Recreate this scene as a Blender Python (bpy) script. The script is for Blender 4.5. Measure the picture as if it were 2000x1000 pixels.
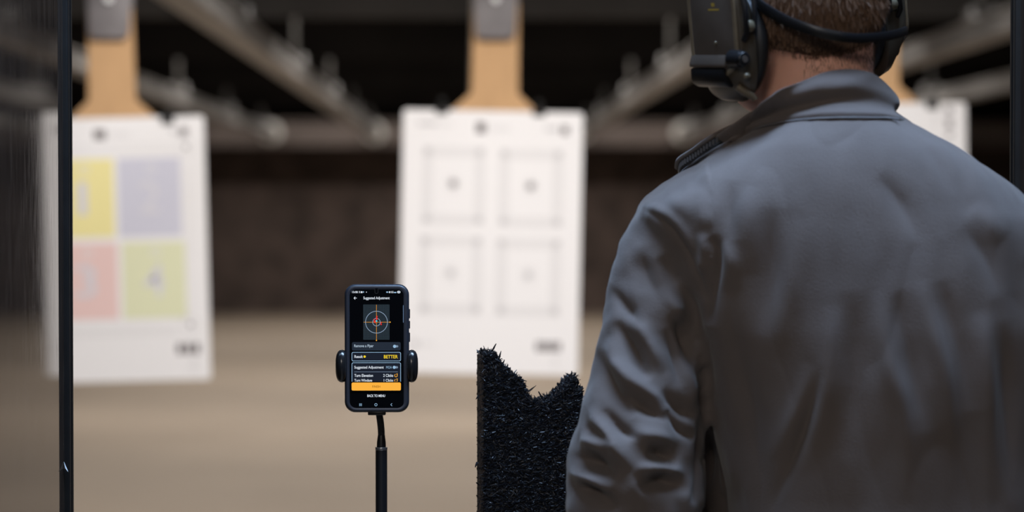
import bpy, bmesh, math, random
import numpy as np
from mathutils import Vector, Matrix, Euler, noise

scene = bpy.context.scene
COL = scene.collection
for o in list(bpy.data.objects):
    bpy.data.objects.remove(o, do_unlink=True)
R = math.radians
FPX = 2000 * 85 / 36.0            # focal length in pixels of the 2000 px wide frame

# ------------------------------------------------------------------ camera
cd = bpy.data.cameras.new('camera'); cam = bpy.data.objects.new('camera', cd); COL.objects.link(cam)
cd.lens = 85; cd.sensor_width = 36; cd.clip_start = 0.05; cd.clip_end = 200
cam.location = (0, 0, 1.4)
cam.rotation_euler = (R(90) - math.atan(100 / FPX), 0, -math.atan(80 / FPX))
cd.dof.use_dof = True; cd.dof.focus_distance = 3.02; cd.dof.aperture_fstop = 3.0; cd.dof.aperture_blades = 0
scene.camera = cam

# ------------------------------------------------------------------ world, exposure, lamps
w = bpy.data.worlds.new('world'); scene.world = w; w.use_nodes = True
w.node_tree.nodes['Background'].inputs[0].default_value = (0.55, 0.62, 0.75, 1)
w.node_tree.nodes['Background'].inputs[1].default_value = 0.02
scene.view_settings.view_transform = 'Standard'
scene.view_settings.look = 'None'
scene.view_settings.exposure = 0.0
scene.view_settings.gamma = 1.0
scene.view_settings.use_curve_mapping = False

def area(name, loc, rot, size, power, col):
    l = bpy.data.lights.new(name, 'AREA'); l.shape = 'RECTANGLE'; l.size, l.size_y = size
    l.energy = power; l.color = col
    o = bpy.data.objects.new(name, l); o.location = loc; o.rotation_euler = [R(a) for a in rot]; COL.objects.link(o)
    return o
COOL = (0.46, 0.67, 1.0); WARM = (1.0, 0.92, 0.83); NEUTRAL = (1.0, 0.955, 0.92)
# cool ceiling panels over the firing line, warm lamp bars downrange
area('booth_lamp', (0.50, 2.40, 3.1), (0, 0, 0), (1.6, 0.45), 132, COOL)
area('lobby_lamp', (-0.8, -1.6, 2.9), (55, 0, -12), (1.6, 0.5), 50, WARM)
area('target_lamp', (0.25, 5.0, 3.1), (42, 0, 0), (2.4, 0.3), 172, NEUTRAL)
for yy, pw in ((10.5, 130), (15.5, 205), (20.0, 185), (24.5, 142), (28.3, 120)):
    area('range_lamp', (0.0, yy, 3.15), (0, 0, 0), (7.0, 0.25), pw, WARM)

# ------------------------------------------------------------------ helpers
ROT = cam.rotation_euler.to_matrix()
def P(px, py, y):
    """world point on the plane at depth y seen at pixel (px, py) of the photograph"""
    d = ROT @ Vector(((px - 1000) / FPX, -(py - 500) / FPX, -1))
    return Vector((0, 0, 1.4)) + d * (y / d.y)

def mat(name, col, rough=0.6, metal=0.0, spec=0.5, var=0.0, vscale=8.0, bump=0.0, bscale=60.0, stretch=(1, 1, 1),
        emit=None, estr=1.0, sss=0.0, col2=None, sheen=0.0):
    m = bpy.data.materials.new(name); m.use_nodes = True
    nt = m.node_tree; b = nt.nodes['Principled BSDF']
    b.inputs['Base Color'].default_value = (*col, 1); b.inputs['Roughness'].default_value = rough
    b.inputs['Metallic'].default_value = metal; b.inputs['Specular IOR Level'].default_value = spec
    if emit:
        b.inputs['Emission Color'].default_value = (*emit, 1); b.inputs['Emission Strength'].default_value = estr
    if sss:
        b.inputs['Subsurface Weight'].default_value = sss
        b.inputs['Subsurface Radius'].default_value = (0.012, 0.005, 0.003)
    if sheen:
        b.inputs['Sheen Weight'].default_value = sheen
    if var or bump or col2:
        tc = nt.nodes.new('ShaderNodeTexCoord'); mp = nt.nodes.new('ShaderNodeMapping')
        mp.inputs['Scale'].default_value = stretch
        nt.links.new(tc.outputs['Object'], mp.inputs['Vector'])
    if var or col2:
        n = nt.nodes.new('ShaderNodeTexNoise'); n.inputs['Scale'].default_value = vscale; n.inputs['Detail'].default_value = 5
        nt.links.new(mp.outputs[0], n.inputs['Vector'])
        rp = nt.nodes.new('ShaderNodeValToRGB')
        c2 = col2 or tuple(min(1, c * (1 + var)) for c in col)
        c1 = col if col2 else tuple(c * (1 - var) for c in col)
        rp.color_ramp.elements[0].position = 0.35; rp.color_ramp.elements[1].position = 0.65
        rp.color_ramp.elements[0].color = (*c1, 1); rp.color_ramp.elements[1].color = (*c2, 1)
        nt.links.new(n.outputs['Fac'], rp.inputs[0]); nt.links.new(rp.outputs[0], b.inputs['Base Color'])
    if bump:
        n2 = nt.nodes.new('ShaderNodeTexNoise'); n2.inputs['Scale'].default_value = bscale; n2.inputs['Detail'].default_value = 3
        nt.links.new(mp.outputs[0], n2.inputs['Vector'])
        bp = nt.nodes.new('ShaderNodeBump'); bp.inputs['Strength'].default_value = bump; bp.inputs['Distance'].default_value = 0.002
        nt.links.new(n2.outputs['Fac'], bp.inputs['Height']); nt.links.new(bp.outputs[0], b.inputs['Normal'])
    return m

def srgb(r, g, b):
    f = lambda c: (c / 255 / 12.92) if c / 255 <= 0.04045 else ((c / 255 + 0.055) / 1.055) ** 2.4
    return (f(r), f(g), f(b))

class MB:
    """collects shapes; build() links them as one mesh object"""
    def __init__(s): s.v = []; s.f = []
    def add(s, v, f):
        k = len(s.v); s.v += [tuple(p) for p in v]; s.f += [tuple(i + k for i in q) for q in f]; return s
    def loft(s, rings, cap=True, close=True):
        n = len(rings[0]); v = [p for r in rings for p in r]; f = []
        for i in range(len(rings) - 1):
            for j in range(n if close else n - 1):
                a = i * n + j; b = i * n + (j + 1) % n
                f.append((a, b, b + n, a + n))
        if cap:
            f.append(tuple(range(n))[::-1]); f.append(tuple(range((len(rings) - 1) * n, len(rings) * n)))
        return s.add(v, f)
    def box(s, c, d, rot=None):
        v = []
        for z in (-1, 1):
            for x, y in ((-1, -1), (1, -1), (1, 1), (-1, 1)):
                q = Vector((x * d[0] / 2, y * d[1] / 2, z * d[2] / 2))
                if rot: q = rot @ q
                v.append(q + Vector(c))
        return s.add(v, [(3, 2, 1, 0), (4, 5, 6, 7), (0, 1, 5, 4), (1, 2, 6, 5), (2, 3, 7, 6), (3, 0, 4, 7)])
    def tube(s, pts, rad, n=16, cap=True, flat=1.0):
        """round tube along pts, rad one value or one per point"""
        pts = [Vector(p) for p in pts]; m = len(pts)
        if not hasattr(rad, '__len__'): rad = [rad] * m
        rings = []; ref = None
        for i, p in enumerate(pts):
            t = (pts[min(i + 1, m - 1)] - pts[max(i - 1, 0)]).normalized()
            if ref is None:
                ref = Vector((0, 0, 1)) if abs(t.z) < 0.9 else Vector((0, 1, 0))
            a = (ref - t * ref.dot(t)).normalized(); ref = a; b = t.cross(a)
            rings.append([p + (a * math.cos(2 * math.pi * k / n) + b * math.sin(2 * math.pi * k / n) * flat) * rad[i] for k in range(n)])
        return s.loft(rings, cap)
    def ball(s, c, r, M=None, nu=20, nv=12):
        if not hasattr(r, '__len__'): r = (r, r, r)
        rings = []
        for i in range(nv + 1):
            th = math.pi * min(max(i / nv, 0.001), 0.999)
            ring = []
            for k in range(nu):
                a = 2 * math.pi * k / nu
                q = Vector((r[0] * math.sin(th) * math.cos(a), r[1] * math.sin(th) * math.sin(a), -r[2] * math.cos(th))) + Vector(c)
                ring.append(M @ q if M else q)
            rings.append(ring)
        return s.loft(rings)
    def cyl(s, a, b, r, n=20): return s.tube([a, b], r, n)
    def prism(s, poly, y0, y1):
        """polygon in x,z pushed from y0 (front) to y1"""
        n = len(poly)
        return s.loft([[Vector((x, y0, z)) for x, z in poly], [Vector((x, y1, z)) for x, z in poly]])
    def mesh(s, name):
        me = bpy.data.meshes.new(name); me.from_pydata(s.v, [], s.f); me.update()
        bm = bmesh.new(); bm.from_mesh(me); bmesh.ops.recalc_face_normals(bm, faces=bm.faces); bm.to_mesh(me); bm.free()
        return me
    def build(s, name, m, parent=None, smooth=False, bevel=0.0, loc=None, segs=2, angle=35):
        me = s.mesh(name)
        return link(name, me, m, parent, smooth, bevel, loc, segs, angle)

def link(name, me, m, parent=None, smooth=False, bevel=0.0, loc=None, segs=2, angle=35):
    if bevel:
        bm = bmesh.new(); bm.from_mesh(me)
        ed = [e for e in bm.edges if len(e.link_faces) == 2 and e.calc_face_angle(0) > R(25)]
        bmesh.ops.bevel(bm, geom=ed, offset=bevel, segments=segs, profile=0.5, affect='EDGES', clamp_overlap=True)
        bm.to_mesh(me); bm.free()
    if smooth or bevel:
        me.shade_smooth()
        try: me.set_sharp_from_angle(angle=R(angle))
        except Exception: pass
    o = bpy.data.objects.new(name, me); COL.objects.link(o)
    if m: me.materials.append(m)
    if parent: o.parent = parent
    if loc is not None: o.location = loc
    return o

def tag(o, label, cat, group=None):
    o['label'] = label; o['category'] = cat
    if group: o['group'] = group
    return o
def structure(o): o['kind'] = 'structure'; return o
def thing(name, label, cat, loc=(0, 0, 0), rot=(0, 0, 0), group=None):
    o = bpy.data.objects.new(name, None); COL.objects.link(o); o.location = loc; o.rotation_euler = rot
    o.empty_display_size = 0.1
    return tag(o, label, cat, group)

def rrect(x0, x1, z0, z1, r, n=5):
    pts = []
    for cx, cz, a0 in ((x1 - r, z1 - r, 0), (x0 + r, z1 - r, 90), (x0 + r, z0 + r, 180), (x1 - r, z0 + r, 270)):
        for k in range(n + 1):
            a = R(a0 + 90 * k / n); pts.append((cx + r * math.cos(a), cz + r * math.sin(a)))
    return pts

def evaluated(me, mods):
    """mesh after a list of (type, settings) modifiers"""
    t = bpy.data.objects.new('work', me); COL.objects.link(t)
    for ty, st in mods:
        md = t.modifiers.new(ty, ty)
        for k, v in st.items(): setattr(md, k, v)
    dg = bpy.context.evaluated_depsgraph_get(); dg.update()
    out = bpy.data.meshes.new_from_object(t.evaluated_get(dg))
    bpy.data.objects.remove(t, do_unlink=True)
    return out

def fit_text(body, x0, x1, z0, z1, y, m, parent, name='screen_text', bold=0.0):
    """flat lettering stretched to the box x0..x1, z0..z1 at depth y, read from -y"""
    cu = bpy.data.curves.new('lettering', 'FONT'); cu.body = body; cu.offset = bold
    t = bpy.data.objects.new('lettering', cu); COL.objects.link(t)
    dg = bpy.context.evaluated_depsgraph_get(); dg.update()
    me = bpy.data.meshes.new_from_object(t.evaluated_get(dg)); bpy.data.objects.remove(t, do_unlink=True)
    n = len(me.vertices); a = np.zeros(n * 3); me.vertices.foreach_get('co', a); a = a.reshape(-1, 3)
    mn, mx = a.min(0), a.max(0)
    b = np.zeros_like(a)
    b[:, 0] = x0 + (a[:, 0] - mn[0]) / (mx[0] - mn[0]) * (x1 - x0)
    b[:, 2] = z0 + (a[:, 1] - mn[1]) / (mx[1] - mn[1]) * (z1 - z0)
    b[:, 1] = y
    me.vertices.foreach_set('co', b.ravel()); me.update(); me.materials.clear()
    return link(name, me, m, parent)

# ------------------------------------------------------------------ the room
M_floor = mat('sealed concrete', (0.30, 0.245, 0.195), 0.7, var=0.10, vscale=0.5, bump=0.1, bscale=20)
M_trap = mat('rubber trap face', (0.085, 0.062, 0.055), 0.85, var=0.35, vscale=3.0, bump=0.5, bscale=25)
M_black = mat('black ceiling rubber', (0.006, 0.005, 0.0045), 0.95, spec=0.1, var=0.2, vscale=2)
M_wall = mat('dark side wall', (0.03, 0.027, 0.025), 0.9, var=0.2, vscale=2)
M_baffle_lit = mat('lamplit baffle board', (0.036, 0.033, 0.031), 0.9, var=0.15, vscale=3)

fl = structure(MB().box((0, 14, -0.06), (18, 40, 0.08)).build('floor', mat('joint filler', (0.12, 0.1, 0.085), 0.9)))
for y0, y1 in ((-6, 2.6), (2.6, 8.5), (8.5, 14.3), (14.3, 20.1), (20.1, 25.9), (25.9, 34)):
    for x0, x1 in ((-9, -3.1), (-3.1, 2.6), (2.6, 9)):
        MB().box(((x0 + x1) / 2, (y0 + y1) / 2, -0.01), (x1 - x0 - 0.012, y1 - y0 - 0.02, 0.02)).build('slab', M_floor, fl)
ce = structure(MB().box((0, 14, 3.35), (18, 40, 0.1)).build('ceiling', M_black))
for yb in (14.0, 18.0, 22.5, 27.0):
    MB().box((0, yb, 2.895), (17.8, 0.1, 0.83)).build('baffle', M_baffle_lit if yb == 14.0 else M_black, ce, bevel=0.01)  # nearest baffle coloured lighter, painting in the lamplight on its face
structure(MB().box((0, 31.2, 1.15), (18, 0.3, 2.3)).build('wall_back', M_trap))
structure(MB().box((0, 33.9, 1.7), (18, 0.2, 3.4)).build('wall_hood', M_black))
structure(MB().box((-9, 14, 1.65), (0.2, 40, 3.3)).build('wall_left', M_wall))
structure(MB().box((9, 14, 1.65), (0.2, 40, 3.3)).build('wall_right', M_wall))
structure(MB().box((0, -6, 1.65), (18, 0.2, 3.3)).build('wall_rear', mat('pale rear wall', (0.45, 0.46, 0.48), 0.8)))

# ------------------------------------------------------------------ rails, cross beam
M_steel = mat('galvanised steel', (0.30, 0.295, 0.295), 0.45, metal=0.3, var=0.25, vscale=3.0, bump=0.1, bscale=8)
M_beam = mat('painted beam', (0.20, 0.165, 0.155), 0.6, var=0.15, vscale=1.5)
M_bright = mat('bright zinc plate', (0.88, 0.88, 0.86), 0.5)
M_brk = mat('grey bracket', (0.26, 0.26, 0.265), 0.5, metal=0.2)
M_dark = mat('dark machinery', (0.05, 0.047, 0.045), 0.5)
RZ = 2.29
cb = thing('cross_beam', 'long brown-grey beam crossing the back of the range above the dark trap', 'beam', (0, 30.3, RZ))
MB().box((0, 0, 0.0), (17.6, 0.16, 0.27)).build('web', M_beam, cb, bevel=0.02)
MB().box((0, -0.03, -0.14), (17.6, 0.24, 0.03)).build('flange', M_beam, cb, bevel=0.005)
MB().box((0, -0.03, 0.14), (17.6, 0.24, 0.03)).build('flange', M_beam, cb, bevel=0.005)
LANES = [(-2.46, 'faint overhead rail running behind the colour-square target, leftmost of the rails'),
         (-1.19, 'bright overhead steel rail slanting down from top left towards the plain target'),
         (0.08, 'overhead steel rail behind the cardboard neck of the middle target'),
         (1.35, 'overhead steel rail slanting up to the headset of the person'),
         (2.62, 'overhead steel rail right of the person at the top right corner'),
         (3.89, 'low faint overhead rail at far right below the corner rail')]
for lx, lab in LANES:
    t = thing('target_rail', lab, 'rail', (lx, 0, RZ), group='overhead target rails')
    y0, y1 = 3.6, 29.9
    b = MB().box((0, (y0 + y1) / 2, 0.045), (0.15, y1 - y0, 0.014)).box((0, (y0 + y1) / 2, 0), (0.10, y1 - y0, 0.10)).box((0, (y0 + y1) / 2, -0.052), (0.15, y1 - y0, 0.014))
    b.build('beam', M_steel, t)
    MB().box((-0.071, (y0 + y1) / 2, -0.034), (0.008, y1 - y0, 0.03)).box((0.071, (y0 + y1) / 2, -0.034), (0.008, y1 - y0, 0.03)).build('track_lip', M_steel, t)
    for yb in (8.4, 12.4, 16.4, 20.4, 24.4, 28.4):
        MB().box((0, yb, 0.062), (0.15, 0.22, 0.024)).box((-0.06, yb, 0.09), (0.02, 0.16, 0.06)).box((0.06, yb, 0.09), (0.02, 0.16, 0.06)).build('bracket', M_brk, t, bevel=0.006)
        MB().cyl((0, yb, 0.05), (0, yb, 1.0), 0.014, 10).build('hanger_rod', M_dark, t)
    p = MB(); c = (0.0, 30.06, 0.0)
    rings = []
    for yy, rr in ((-0.03, 0.03), (-0.03, 0.125), (-0.02, 0.13), (-0.008, 0.11), (0.008, 0.11), (0.02, 0.13), (0.03, 0.125), (0.03, 0.03)):
        rings.append([Vector((rr * math.cos(2 * math.pi * k / 28), 29.84 + yy, rr * math.sin(2 * math.pi * k / 28))) for k in range(28)])
    p.loft(rings).build('pulley', M_bright, t, smooth=True)

# ------------------------------------------------------------------ paper targets on cardboard
D_T = 8.0; PXM = FPX / D_T
M_paper = mat('white paper', (0.80, 0.775, 0.76), 0.8, spec=0.2)
M_card = mat('brown corrugated card', (0.50, 0.305, 0.155), 0.85, spec=0.2, var=0.06, vscale=6, stretch=(6, 1, 1))
M_clamp = mat('grey clamp plastic', (0.17, 0.155, 0.155), 0.6, var=0.1, vscale=20)
M_clip = mat('black clip enamel', (0.012, 0.012, 0.013), 0.3)
INK = {k: mat(k + ' print', v, 0.8, spec=0.2) for k, v in dict(
    yellow=(0.80, 0.71, 0.33), lavender=(0.58, 0.57, 0.64), pink=(0.76, 0.54, 0.50), green=(0.70, 0.70, 0.47), dark=(0.12, 0.10, 0.10),
    grey=(0.55, 0.53, 0.525), pale=(0.715, 0.692, 0.68), white=(0.64, 0.62, 0.65), mid=(0.24, 0.22, 0.22)).items()}

def make_target(cx, cy, roll, lx, kind, labels, clips, neck_dx=0.0):
    c = P(cx, cy, D_T); rot = (0, R(roll), R(random.uniform(-2, 2)) if kind == 'right' else 0)
    W, H = 351 / PXM, 514 / PXM
    q = lambda a: a / PXM
    # cardboard backer
    cbk = thing('cardboard_backer', labels[0], 'cardboard', c, rot, 'cardboard target backers')
    nx = neck_dx
    poly = [(-150, -240), (150, -240), (150, 225), (84 + nx, 257), (46 + nx, 292), (44 + nx, 470), (-44 + nx, 470), (-46 + nx, 292), (-84 + nx, 257), (-150, 225)]
    poly = [(q(x), q(z)) for x, z in poly]
    MB().prism(poly, 0.004, 0.010).build('board', M_card, cbk)
    MB().prism([(x * 0.995, z * 0.998) for x, z in poly], 0.010, 0.0115).build('liner', M_card, cbk)
    # carrier
    cl = thing('target_carrier', labels[1], 'carrier', (c.x + q(nx) + math.sin(R(roll)) * 0.66, D_T, RZ - 0.107), (0, 0, 0), 'target carriers')
    zc = P(cx, 60, D_T).z - (RZ - 0.107)
    MB().box((0, 0, -0.02), (0.16, 0.3, 0.07)).build('trolley', M_dark, cl, bevel=0.01)
    for sy in (-0.1, 0.1):
        for sx in (-0.07, 0.07):
            MB().cyl((sx - 0.012, sy, 0.025), (sx + 0.012, sy, 0.025), 0.02, 14).build('wheel', M_bright, cl)
    tl = R(roll) * 0.5
    jaw = [(q(x), q(z)) for x, z in ((-40, -8), (-32, -17), (30, -17), (38, -8), (46, 110), (-46, 110))]
    MB().prism([(x, z + zc) for x, z in jaw], -0.03, -0.012).build('jaw', M_clamp, cl, bevel=0.006)
    MB().prism([(x, z + zc) for x, z in jaw], 0.012, 0.03).build('jaw', M_clamp, cl, bevel=0.006)
    MB().box((0, 0, (zc + q(110) - 0.02) / 2 - 0.01), (0.05, 0.05, abs(zc + q(110)) + 0.06)).build('arm', M_dark, cl, bevel=0.004)
    MB().cyl((0, -0.05, zc + q(60)), (0, 0.05, zc + q(60)), 0.012, 12).build('bolt', M_bright, cl)
    # paper sheet, corners very slightly rounded and softly bowed
    pt = thing('paper_target', labels[2], 'paper target', c, rot, 'paper targets')
    out = rrect(-W / 2, W / 2, -H / 2, H / 2, 0.012, 4)
    MB().prism(out, 0.0, 0.0012).build('sheet', M_paper, pt)
    def rect(x0, x1, y0, y1, ink, name, lift=0.0008, r=0):
        x0, x1, z0, z1 = q(x0 - cx), q(x1 - cx), q(cy - y1), q(cy - y0)
        return MB().prism(rrect(x0, x1, z0, z1, r or 0.001, 2), -lift, -0.0001).build(name, INK[ink], pt)
    def disc(x, y, r0, r1, ink, name, lift=0.0008):
        m = MB(); n = 26; x, z = q(x - cx), q(cy - y)
        ri = [[Vector((x + q(rr) * math.cos(2 * math.pi * k / n), -lift, z + q(rr) * math.sin(2 * math.pi * k / n))) for k in range(n)] for rr in (r0, max(r1, 0.05))]
        m.loft(ri, cap=False); return m.build(name, INK[ink], pt)
    if kind == 'plain':
        for fx0, fx1, fy0, fy1 in ((822, 944, 288, 440), (972, 1097, 290, 442), (820, 942, 462, 615), (970, 1096, 464, 616)):
            m = MB()
            x0, x1, z0, z1 = q(fx0 - cx), q(fx1 - cx), q(cy - fy1), q(cy - fy0); wd = q(20)
            for a in ((x0, x1, z1 - wd, z1), (x0, x1, z0, z0 + wd), (x0, x0 + wd, z0 + wd, z1 - wd), (x1 - wd, x1, z0 + wd, z1 - wd)):
                m.prism([(a[0], a[2]), (a[1], a[2]), (a[1], a[3]), (a[0], a[3])], -0.0006, -0.0001)
            m.build('aiming_square', INK['pale'], pt)
            for ax in (fx0 + 10, fx1 - 10):
                for ay in (fy0 + 10, fy1 - 10): disc(ax, ay, 0, 8, 'grey', 'corner_mark', 0.0009)
            mx, my = (fx0 + fx1) / 2, (fy0 + fy1) / 2 - 4
            disc(mx, my, 12, 16, 'pale', 'aiming_ring'); disc(mx, my, 0, 8, 'mid' if my < 400 else 'grey', 'aiming_dot')
        rect(926, 944, 240, 260, 'dark', 'printed_mark')
        rect(950, 992, 245, 256, 'pale', 'printed_line')
        rect(812, 850, 240, 248, 'grey', 'printed_line'); rect(852, 880, 241, 249, 'pale', 'printed_line')
        rect(1060, 1088, 246, 254, 'grey', 'printed_line'); rect(1092, 1106, 244, 260, 'dark', 'printed_mark')
        rect(808, 822, 668, 680, 'grey', 'printed_mark'); rect(828, 852, 670, 678, 'pale', 'printed_line')
        for k in range(4): rect(1051 + k * 12.5, 1061 + k * 12.5, 666, 684, 'dark', 'printed_mark')
        rect(1084, 1094, 694, 714, 'pale', 'printed_line')
    elif kind == 'colour':
        for fx0, fx1, fy0, fy1, ink, d in ((103, 226, 310, 463, 'yellow', '1'), (234, 356, 310, 463, 'lavender', '2'), (105, 229, 474, 623, 'pink', '3'), (238, 361, 474, 623, 'green', '4')):
            rect(fx0, fx1, fy0, fy1, ink, 'colour_square', r=0.004)
            mx, my = (fx0 + fx1) / 2, (fy0 + fy1) / 2
            dw = 9 if d == '1' else 20
            fit_text(d, q(mx - dw - cx), q(mx + dw - cx), q(cy - my - 32), q(cy - my + 32), -0.0016, INK['white'], pt, 'printed_number', bold=0.013)
            disc(mx + 4, fy0 + 20, 6, 9, 'pale', 'printed_ring', 0.0014)
        rect(190, 212, 254, 272, 'dark', 'printed_mark'); rect(216, 260, 258, 268, 'pale', 'printed_line')
        for yy in (284, 296): rect(70, 345, yy, yy + 3, 'pale', 'printed_line')
        rect(366, 370, 330, 620, 'pale', 'printed_line')
        for yy in (291, 637):
            disc(366, yy, 14, 18, 'pale', 'printed_ring'); disc(368, yy, 0, 4, 'dark', 'printed_mark')
        rect(338, 352, 256, 264, 'grey', 'printed_line'); rect(356, 372, 252, 270, 'mid', 'printed_mark')
        for k in range(3): rect(340 + k * 16, 352 + k * 16, 674, 694, 'dark', 'printed_mark')
        rect(366, 378, 700, 728, 'pale', 'printed_line')
        for yy in (640, 650): rect(70, 340, yy, yy + 5, 'pale', 'printed_line')
    else:
        for yy, hh in ((210, 14), (234, 18), (262, 8)): rect(1850, 1862, yy, yy + hh, 'mid', 'printed_mark')
        rect(1826, 1832, 206, 246, 'pale', 'printed_line')
        rect(1600, 1800, 320, 600, 'pale', 'aiming_square')
    # binder clips
    for px, py, lab in clips:
        e = P(px, py, D_T)
        k = thing('binder_clip', lab, 'clip', (e.x, D_T, e.z), rot, 'black binder clips')
        tri = [Vector((-0.022, -0.010, -0.016)), Vector((-0.022, 0.019, -0.016)), Vector((-0.022, 0.016, 0.004)), Vector((-0.022, -0.007, 0.004))]
        # body: folded wedge around the board edge
        MB().loft([[Vector((x, p.y, p.z)) for p in (Vector((0, -0.0045, -0.018)), Vector((0, -0.014, 0.004)), Vector((0, -0.012, 0.008)), Vector((0, 0.020, 0.008)), Vector((0, 0.022, 0.004)), Vector((0, 0.0145, -0.018)), Vector((0, 0.0125, -0.018)), Vector((0, 0.018, 0.004)), Vector((0, -0.010, 0.004)), Vector((0, -0.0025, -0.018)))] for x in (-0.02, 0.02)]).build('clip_body', M_clip, k)
        for yy in (-0.006, 0.016):
            MB().tube([(-0.012, yy, -0.010), (-0.010, yy * 1.2 - 0.004, 0.012), (-0.006, yy * 1.2 - 0.004, 0.030), (0.006, yy * 1.2 - 0.004, 0.030), (0.010, yy * 1.2 - 0.004, 0.012), (0.012, yy, -0.010)], 0.0022, 8).build('clip_loop', M_clip, k, smooth=True)

random.seed(3)
make_target(958.5, 474, 1.15, 0.08, 'plain',
            ('tan cardboard hanger holding the middle target with four outlined squares', 'grey clamp carrier above the middle target', 'white paper target with four outlined grey squares and small dots, in the middle'),
            [(863, 212, 'black binder clip on top left edge of the middle target'), (1053, 216, 'black binder clip on top right edge of the middle target')], neck_dx=2)
make_target(229, 488, -1.4, -1.19, 'colour',
            ('tan cardboard hanger holding the colour-square target at left', 'grey clamp carrier above the colour-square target at left', 'paper target with yellow, lavender, pink and green numbered squares'),
            [(328, 232, 'black binder clip on top edge of the colour-square target')], neck_dx=-2)
make_target(1714, 459, -0.8, 1.35, 'right',
            ('tan cardboard hanger partly hidden behind the right ear cup', 'grey clamp carrier hidden above the headset, over the right target', 'white paper target mostly hidden behind the shoulder at right'),
            [(1820, 203, 'black binder clip on the half-hidden target at right')])

# ------------------------------------------------------------------ booth dividers
def divider_mat():
    m = mat('dark glossy panel', (0.022, 0.020, 0.020), 0.05, spec=0.65)
    nt = m.node_tree; b = nt.nodes['Principled BSDF']
    tc = nt.nodes.new('ShaderNodeTexCoord'); mp = nt.nodes.new('ShaderNodeMapping'); mp.inputs['Scale'].default_value = (1, 9, 0.8)
    n = nt.nodes.new('ShaderNodeTexNoise'); n.inputs['Scale'].default_value = 22; n.inputs['Detail'].default_value = 6
    rp = nt.nodes.new('ShaderNodeMapRange'); rp.inputs[1].default_value = 0.35; rp.inputs[2].default_value = 0.75; rp.inputs[3].default_value = 0.015; rp.inputs[4].default_value = 0.07
    nt.links.new(tc.outputs['Object'], mp.inputs[0]); nt.links.new(mp.outputs[0], n.inputs['Vector'])
    nt.links.new(n.outputs['Fac'], rp.inputs[0]); nt.links.new(rp.outputs[0], b.inputs['Roughness'])
    n2 = nt.nodes.new('ShaderNodeTexNoise'); n2.inputs['Scale'].default_value = 9; n2.inputs['Detail'].default_value = 8; n2.inputs['Distortion'].default_value = 1.5
    nt.links.new(mp.outputs[0], n2.inputs['Vector'])
    cr = nt.nodes.new('ShaderNodeValToRGB'); cr.color_ramp.elements[0].color = (0.022, 0.014, 0.010, 1); cr.color_ramp.elements[1].color = (0.055, 0.037, 0.027, 1); b.inputs['Specular Tint'].default_value = (1.0, 0.88, 0.76, 1)
    cr.color_ramp.elements[0].position = 0.4; cr.color_ramp.elements[1].position = 0.8
    nt.links.new(n2.outputs['Fac'], cr.inputs[0]); nt.links.new(cr.outputs[0], b.inputs['Base Color'])
    return m
M_panel = divider_mat()
M_trim = mat('black edge trim', (0.003, 0.003, 0.0032), 0.55, spec=0.12, bump=0.1, bscale=90)
M_trim2 = mat('dark grey edge seal', (0.007, 0.006, 0.0055), 0.6, spec=0.15, var=0.2, vscale=30)
for sgn, fx, lab in ((-1, -0.521, 'tall dark glossy booth divider with black edge trim at far left'), (1, 0.706, 'dark booth divider edge at the right border beyond the shoulder')):
    t = thing('booth_divider', lab, 'divider', (fx, 2.2, 0), group='booth dividers')
    MB().box((sgn * 0.012, 0.0, 1.2), (0.024, 1.80, 2.4)).build('panel', M_panel, t)
    MB().box((sgn * 0.010, 0.906, 1.2), (0.034, 0.012, 2.4)).build('edge_seal', M_trim2, t, bevel=0.003)
    MB().box((sgn * 0.008, 0.920, 1.2), (0.032, 0.016, 2.4)).build('edge_trim', M_trim, t, bevel=0.004)
    MB().box((sgn * 0.012, -0.4, 0.02), (0.12, 0.5, 0.04)).build('foot', M_trim, t, bevel=0.006)
    if sgn < 0:
        bz = P(125, 912, 3.095).z
        MB().add([(0.0002, 0.895, bz + 0.007), (0.003, 0.890, bz - 0.001), (0.0035, 0.897, bz - 0.0015), (0.0065, 0.891, bz - 0.006), (0.0002, 0.897, bz - 0.002)],
                 [(0, 1, 2), (1, 3, 2), (0, 2, 4), (2, 3, 4), (1, 4, 3), (0, 4, 1)]).build('chipped_burr', mat('bare chip', (0.75, 0.78, 0.8), 0.4), t)

# ------------------------------------------------------------------ phone on its stand
D_P = 3.0; K = FPX / D_P
ph = thing('smartphone', 'black cased smartphone showing a shot-group screen on the thin stand', 'phone', P(736, 680, D_P))
S = lambda px, py: ((px - 736) / K, (680 - py) / K)
M_case = mat('navy black rubber case', (0.016, 0.019, 0.028), 0.42, bump=0.05, bscale=300)
M_glass = mat('black screen glass', (0.002, 0.002, 0.0025), 0.08, spec=0.35)
M_btn = mat('case button', (0.012, 0.013, 0.02), 0.5)
def rring(x0, x1, y0, y1, r, y, n=7):
    (a, d), (b, c) = S(x0, y0), S(x1, y1)
    return [Vector((x, y, z)) for x, z in rrect(a, b, c, d, r / K, n)]
case = MB().loft([rring(684, 788, 566, 796, 12, -0.0012), rring(681, 791, 563, 799, 15, -0.0018), rring(677.5, 795.5, 559.5, 802, 18, -0.0022), rring(674.5, 797.8, 556.5, 804.3, 20, -0.0008), rring(673, 799, 555, 806, 21, 0.003),
                  rring(673.5, 798.5, 555.5, 805.5, 21, 0.008), rring(678, 794, 560, 801, 18, 0.0112), rring(684, 788, 566, 795, 14, 0.012)]).build('case', M_case, ph, smooth=True, angle=80)
MB().prism(rrect(*[S(799, 0)[0] - 0.0006, S(800.8, 0)[0], S(0, 622)[1], S(0, 604)[1]], 0.0005, 2), 0.002, 0.0055).build('side_button', M_btn, case)
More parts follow.
